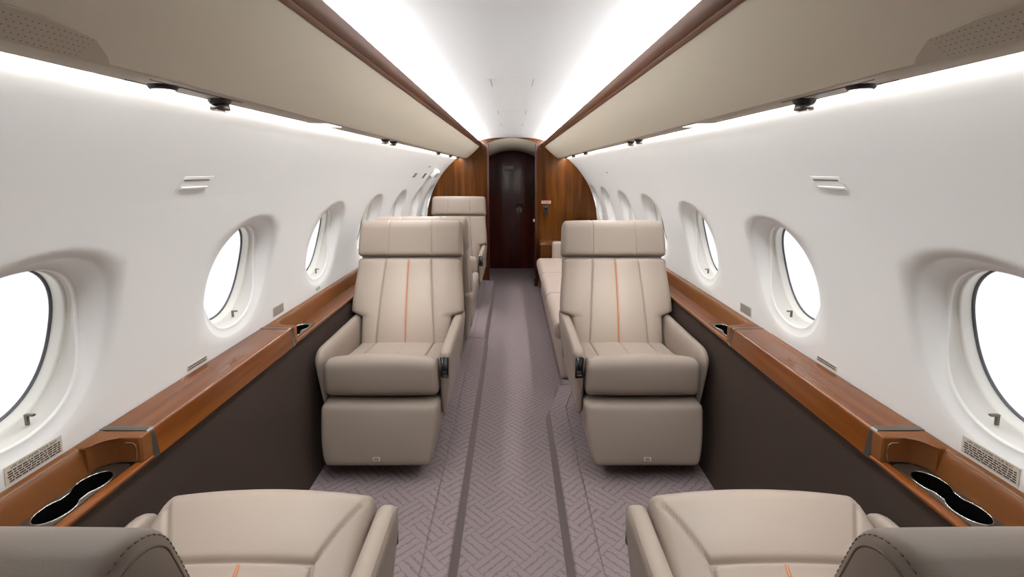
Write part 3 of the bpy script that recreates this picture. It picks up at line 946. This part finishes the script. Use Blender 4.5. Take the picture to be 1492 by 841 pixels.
    P['headrest'] = (rbox(X, T, S, (0.024, 0.047, 0.046), fhead), L)
    # double stitched seam round each side panel of the headrest
    for sg in (-1, 1):
        bm = new()
        for phi, dashed in ((math.radians(26), True), (math.radians(44), False)):
            prof = [(0.043, 0.03 + (HH - 0.078) * i / 30, -1, 0) for i in range(30)]
            prof += [(0.043, HH - 0.046, -math.cos(PI / 2 * i / 24), math.sin(PI / 2 * i / 24)) for i in range(25)]
            prof += [(0.061, HH - 0.046, math.sin(PI / 2 * i / 24), math.cos(PI / 2 * i / 24)) for i in range(25)]
            prof += [(0.061, HH - 0.048 - (HH - 0.078) * i / 30, 1, 0) for i in range(1, 30)]
            path = []
            for tq, sq, nt, ns in prof:
                cp, sp_ = math.cos(phi), math.sin(phi)
                p = Vector((0.292 + 0.024 * sp_, tq + 0.047 * nt * cp, sq + 0.046 * ns * cp))
                q = fhead(p, Vector((sp_, nt * cp, ns * cp)))
                path.append(Vector((sg * q[0], q[1], q[2])))
            if dashed:
                cum = [0.0]
                for A, B in zip(path, path[1:]): cum.append(cum[-1] + (B - A).length)
                def at(l):
                    for i in range(len(cum) - 1):
                        if cum[i] <= l <= cum[i + 1] and cum[i + 1] > cum[i]:
                            return path[i].lerp(path[i + 1], (l - cum[i]) / (cum[i + 1] - cum[i]))
                    return path[-1]
                l = 0.0
                while l + 0.0045 < cum[-1]:
                    tube(bm, [at(l), at(l + 0.0040)], 0.0008, 5); l += 0.0070
            else:
                tube(bm, path, 0.0011, 6)
        P['head_stitching%d' % sg] = (bm, M['seam'])
    # back shell
    def fshell(p, n):
        x, t, s = p
        q = Vector((0, 0.615, 0.28)) + (Vector((0, 0.832, 1.03)) - Vector((0, 0.615, 0.28))).normalized() * s + nr * t
        return (x * (1 - 0.05 * s / 0.78), q.y, q.z)
    P['back_shell'] = (rb((-0.318, -0.050, 0.0), (0.318, 0.012, 0.72), (0.04, 0.028, 0.04), (10, 3, 12), fshell), L)
    # arms
    def farm(sg):
        def f(p, n):
            x, y, z = p
            k = max(0, (0.52 - z) / 0.28)
            x2 = x - 0.030 * k * sstep((x - 0.27) / 0.06)
            y2 = y + 0.045 * k ** 1.5 * sstep((0.5 - y) / 0.4)
            z2 = z
            return (sg * x2, y2, z2)
        return f
    for sg, nm in ((1, 'arm_pos'), (-1, 'arm_neg')):
        X = ax(0.2685, 0.3255, 0.022, 4); Y = ax(0.0, 0.735, 0.030, 24); Z = ax(0.235, 0.572, 0.026, 10)
        P[nm] = (rbox(X, Y, Z, (0.022, 0.034, 0.026), farm(sg)), L)
        Y = ax(0.004, 0.735, 0.075, 20); Z = ax(0.235, 0.572, 0.065, 8); X = ax(0.2685, 0.3255, 0.024, 4)
        P[nm + '_round'] = (rbox(X, Y, Z, (0.024, 0.075, 0.065), farm(sg)), L)
        bm = new()
        for xx in (0.317,):
            tube(bm, [(sg * xx, 0.010, 0.535), (sg * (xx - 0.001), 0.014, 0.553), (sg * xx, 0.03, 0.5645), (sg * xx, 0.06, 0.5672), (sg * xx, 0.3, 0.5672), (sg * xx, 0.70, 0.5672)], 0.0011, 6)
        P[nm + '_stitch'] = (bm, M['seam'])
        bm = new()
        o = rrect(0.0175, 0.052, 0.006)
        tr = Matrix.Translation((sg * 0.297, -0.0005, 0.495)) @ Matrix.Rotation(PI / 2, 4, 'X')
        A = [bm.verts.new(tr @ Vector((x, y, -0.004))) for x, y in o]; B = [bm.verts.new(tr @ Vector((x, y, 0.0012))) for x, y in o]
        for i in range(len(o)): bm.faces.new([A[i], A[(i + 1) % len(o)], B[(i + 1) % len(o)], B[i]])
        bm.faces.new(B); bm.faces.new(A[::-1])
        P[nm + '_control'] = (bm, M['black'])
        bm = new(); tube(bm, [tr @ Vector((x, y, 0.0014)) for x, y in rrect(0.0188, 0.0533, 0.007)], 0.0016, 8, True)
        P[nm + '_bezel'] = (bm, M['chrome'])
        bm = new()
        for zz in (-0.018, -0.024):
            tube(bm, [tr @ Vector((-0.012, zz, 0.0016)), tr @ Vector((0.012, zz, 0.0016))], 0.0007, 5)
        for i in range(4):
            p = tr @ Vector((-0.009 + 0.006 * i, -0.036, 0.0014)); box(bm, (p.x - 0.0018, p.y - 0.0004, p.z - 0.003), (p.x + 0.0018, p.y + 0.0002, p.z + 0.003))
        P[nm + '_keys'] = (bm, M['metal'])
    # footrest
    def ffoot(p, n):
        x, y, z = p
        k = max(0, (0.315 - z) / 0.24)
        xx = x * (1 - 0.045 * k - 0.085 * k ** 4)
        yy = y - 0.066 * k * sstep((0.16 - y) / 0.2)
        if n.y < -0.3: yy -= 0.010 * math.cos(x / 0.27 * PI / 2) * math.sin(PI * min(1, max(0, (z - 0.075) / 0.263)))
        return (xx, yy, z)
    P['footrest'] = (rb((-0.272, -0.066, 0.075), (0.272, 0.19, 0.338), (0.022, 0.030, 0.030), (14, 6, 14), ffoot), L)
    bm = new(); box(bm, (-0.016, -0.0015, -0.008), (0.016, 0.0015, 0.008), 0.0006)
    TT = Matrix.Translation((0, -0.1285, 0.117)) @ Matrix.Rotation(math.radians(-17), 4, 'X')
    bmesh.ops.transform(bm, matrix=TT, verts=bm.verts[:])
    P['tag'] = (bm, M['placard'])
    bm = new()
    for zz in (0.004, 0.0, -0.004): box(bm, (-0.011, -0.0020, zz - 0.001), (0.011, -0.0014, zz + 0.001))
    bmesh.ops.transform(bm, matrix=TT, verts=bm.verts[:])
    P['tag_print'] = (bm, M['ink'])
    # pedestal
    bm = new(); box(bm, (-0.20, 0.20, 0.001), (0.20, 0.64, 0.05), 0.008); box(bm, (-0.235, 0.20, 0.05), (0.235, 0.66, 0.345), 0.015)
    P['base'] = (bm, M['base'])
    out = {}
    for k, (bm, mt) in P.items():
        bmesh.ops.recalc_face_normals(bm, faces=bm.faces[:])
        me = bpy.data.meshes.new(k); bm.to_mesh(me); bm.free(); me.materials.append(mt)
        me.polygons.foreach_set('use_smooth', [True] * len(me.polygons))
        if k in ('base', 'tag', 'tag_print'): me.set_sharp_from_angle(angle=math.radians(35))
        out[k] = me
    return out
SP = seat_parts()

def child(name, me, parent):
    o = bpy.data.objects.new(name, me); COL.objects.link(o); o.parent = parent
    return o
def cabin_seat(x, y, rot, aisle, label, z=RAISED, tilt=0.0):
    """aisle = +1 / -1: which local side carries the control panel."""
    t = thing('cabin_seat', label, 'seat', (x, y, z), rot, group='beige leather cabin seats')
    child('base', SP['base'], t)
    f = child('footrest', SP['footrest'], t); g = child('safety_tag', SP['tag'], f); g['label'] = 'small printed tag'
    child('tag_print', SP['tag_print'], f)
    s = child('seat_cushion', SP['seat_cushion'], t)
    if tilt:
        s.rotation_euler = (-tilt, 0, 0); s.location = (0, 0.54 * (1 - math.cos(tilt)), 0.54 * math.sin(tilt) - 0.434 * 0)
        s.location.y -= 0.434 * math.sin(tilt); s.location.z += 0.434 * (1 - math.cos(tilt)); child('accent_strip', SP['seat_accent'], s)['label'] = 'orange leather strip'
    b = child('backrest', SP['backrest'], t); child('accent_strip', SP['back_accent'], b)['label'] = 'orange leather strip'
    h = child('headrest', SP['headrest'], t); child('stitching', SP['head_stitching1'], h); child('stitching', SP['head_stitching-1'], h)
    child('back_shell', SP['back_shell'], t)
    for sg, nm in ((1, 'arm_pos'), (-1, 'arm_neg')):
        a = child('armrest', SP[nm if sg == aisle else nm + '_round'], t)
        if sg == aisle:
            child('stitching', SP[nm + '_stitch'], a)
            c = child('control_panel', SP[nm + '_control'], a); c['label'] = 'black seat control panel'
            child('bezel', SP[nm + '_bezel'], a); child('control_keys', SP[nm + '_keys'], a)
    return t
cabin_seat(-0.612, 1.13, PI, -1, 'beige leather seat seen from behind at the bottom left, facing the door', tilt=math.radians(6.5))
cabin_seat(0.612, 1.13, PI, 1, 'beige leather seat seen from behind at the bottom right, facing the door', tilt=math.radians(6.5))
cabin_seat(-0.612, 2.14, 0, 1, 'nearest beige leather seat facing the camera, left of the aisle')
cabin_seat(0.612, 2.14, 0, -1, 'beige leather seat facing the camera, right of the aisle')
cabin_seat(-0.600, 3.93, PI, -1, 'beige leather seat back to back with the nearest left facing seat', RAISED)
cabin_seat(-0.612, 4.78, 0, 1, 'far beige leather seat facing the camera before the left wood bulkhead', RAISED + 0.004)

# ------------------------------------------------------------------ divan along the right wall and cabinet at its far end
dv = thing('divan', 'long pale three-place divan along the right wall behind the facing seat', 'divan', (0.62, 4.3, RAISED))
bm = rb((0.335, 3.10, RAISED + 0.001), (0.80, 5.46, 0.36), (0.02, 0.02, 0.02), (4, 10, 4)); link('base', bm, M['divan'], dv)
seg = [3.09, 3.88, 4.67, 5.46]
for a, b in zip(seg, seg[1:]):
    def fs(p, n, a=a, b=b):
        x, y, z = p
        if n.z > 0.3: z += 0.012 * math.sin(PI * (y - a) / (b - a)) - gro(x - 0.56, 0.006) 
        if n.x < -0.3: x -= 0.010 * math.sin(PI * (z - 0.36) / 0.12)
        return (x, y, z)
    link('seat_cushion', rbox(ax(0.292, 0.80, 0.035, 20, (0.56,)), ax(a + 0.002, b - 0.002, 0.02, 10), ax(0.362, 0.485, 0.04, 4), (0.035, 0.02, 0.04), fs), M['divan'], dv)
    def fb(p, n):
        x, y, z = p
        return (x + 0.06 * (z - 0.48) / 0.43, y, z)
    link('back_cushion', rb((0.755, a + 0.002, 0.488), (0.865, b - 0.002, 0.912), 0.035, (4, 10, 8), fb), M['divan'], dv)
link('armrest', rb((0.47, 5.465, RAISED + 0.001), (0.90, 5.60, 0.665), 0.03, (6, 4, 8)), M['divan'], dv)
cb = thing('wood_cabinet', 'low brown wood cabinet between the divan end and right bulkhead', 'cabinet', (0.6, 5.83, RAISED))
bm = new(); box(bm, (0.335, 5.63, RAISED + 0.001), (0.90, 6.06, 0.60), 0.012); link('body', bm, M['bulkwood'], cb, smooth='auto')
bm = new(); box(bm, (0.330, 5.615, 0.601), (0.90, 6.062, 0.632), 0.010); link('worktop', bm, M['wood'], cb, smooth='auto')

# ------------------------------------------------------------------ daylight, camera, view
w = bpy.data.worlds.new('World'); scene.world = w; w.use_nodes = True
bg = w.node_tree.nodes['Background']
bg.inputs['Color'].default_value = (0.95, 0.975, 1.0, 1); bg.inputs['Strength'].default_value = 1.05

cam = bpy.data.cameras.new('Camera'); co = bpy.data.objects.new('Camera', cam); COL.objects.link(co)
cam.sensor_width = 36; cam.lens = 36 * 700 / 1492
cam.shift_y = -(420.5 - 344) / 1492; cam.shift_x = 0
cam.clip_start = 0.02
co.location = (0, 0, EYE); co.rotation_euler = (PI / 2 - math.atan(96 / 700), 0, 0)
scene.camera = co
vs = scene.view_settings
vs.view_transform = 'Standard'; vs.look = 'None'; vs.gamma = 1; vs.exposure = 0.10; vs.use_curve_mapping = False
scene.cycles.use_denoising = True
scene.cycles.max_bounces = 14; scene.cycles.diffuse_bounces = 3
scene.cycles.sample_clamp_indirect = 6
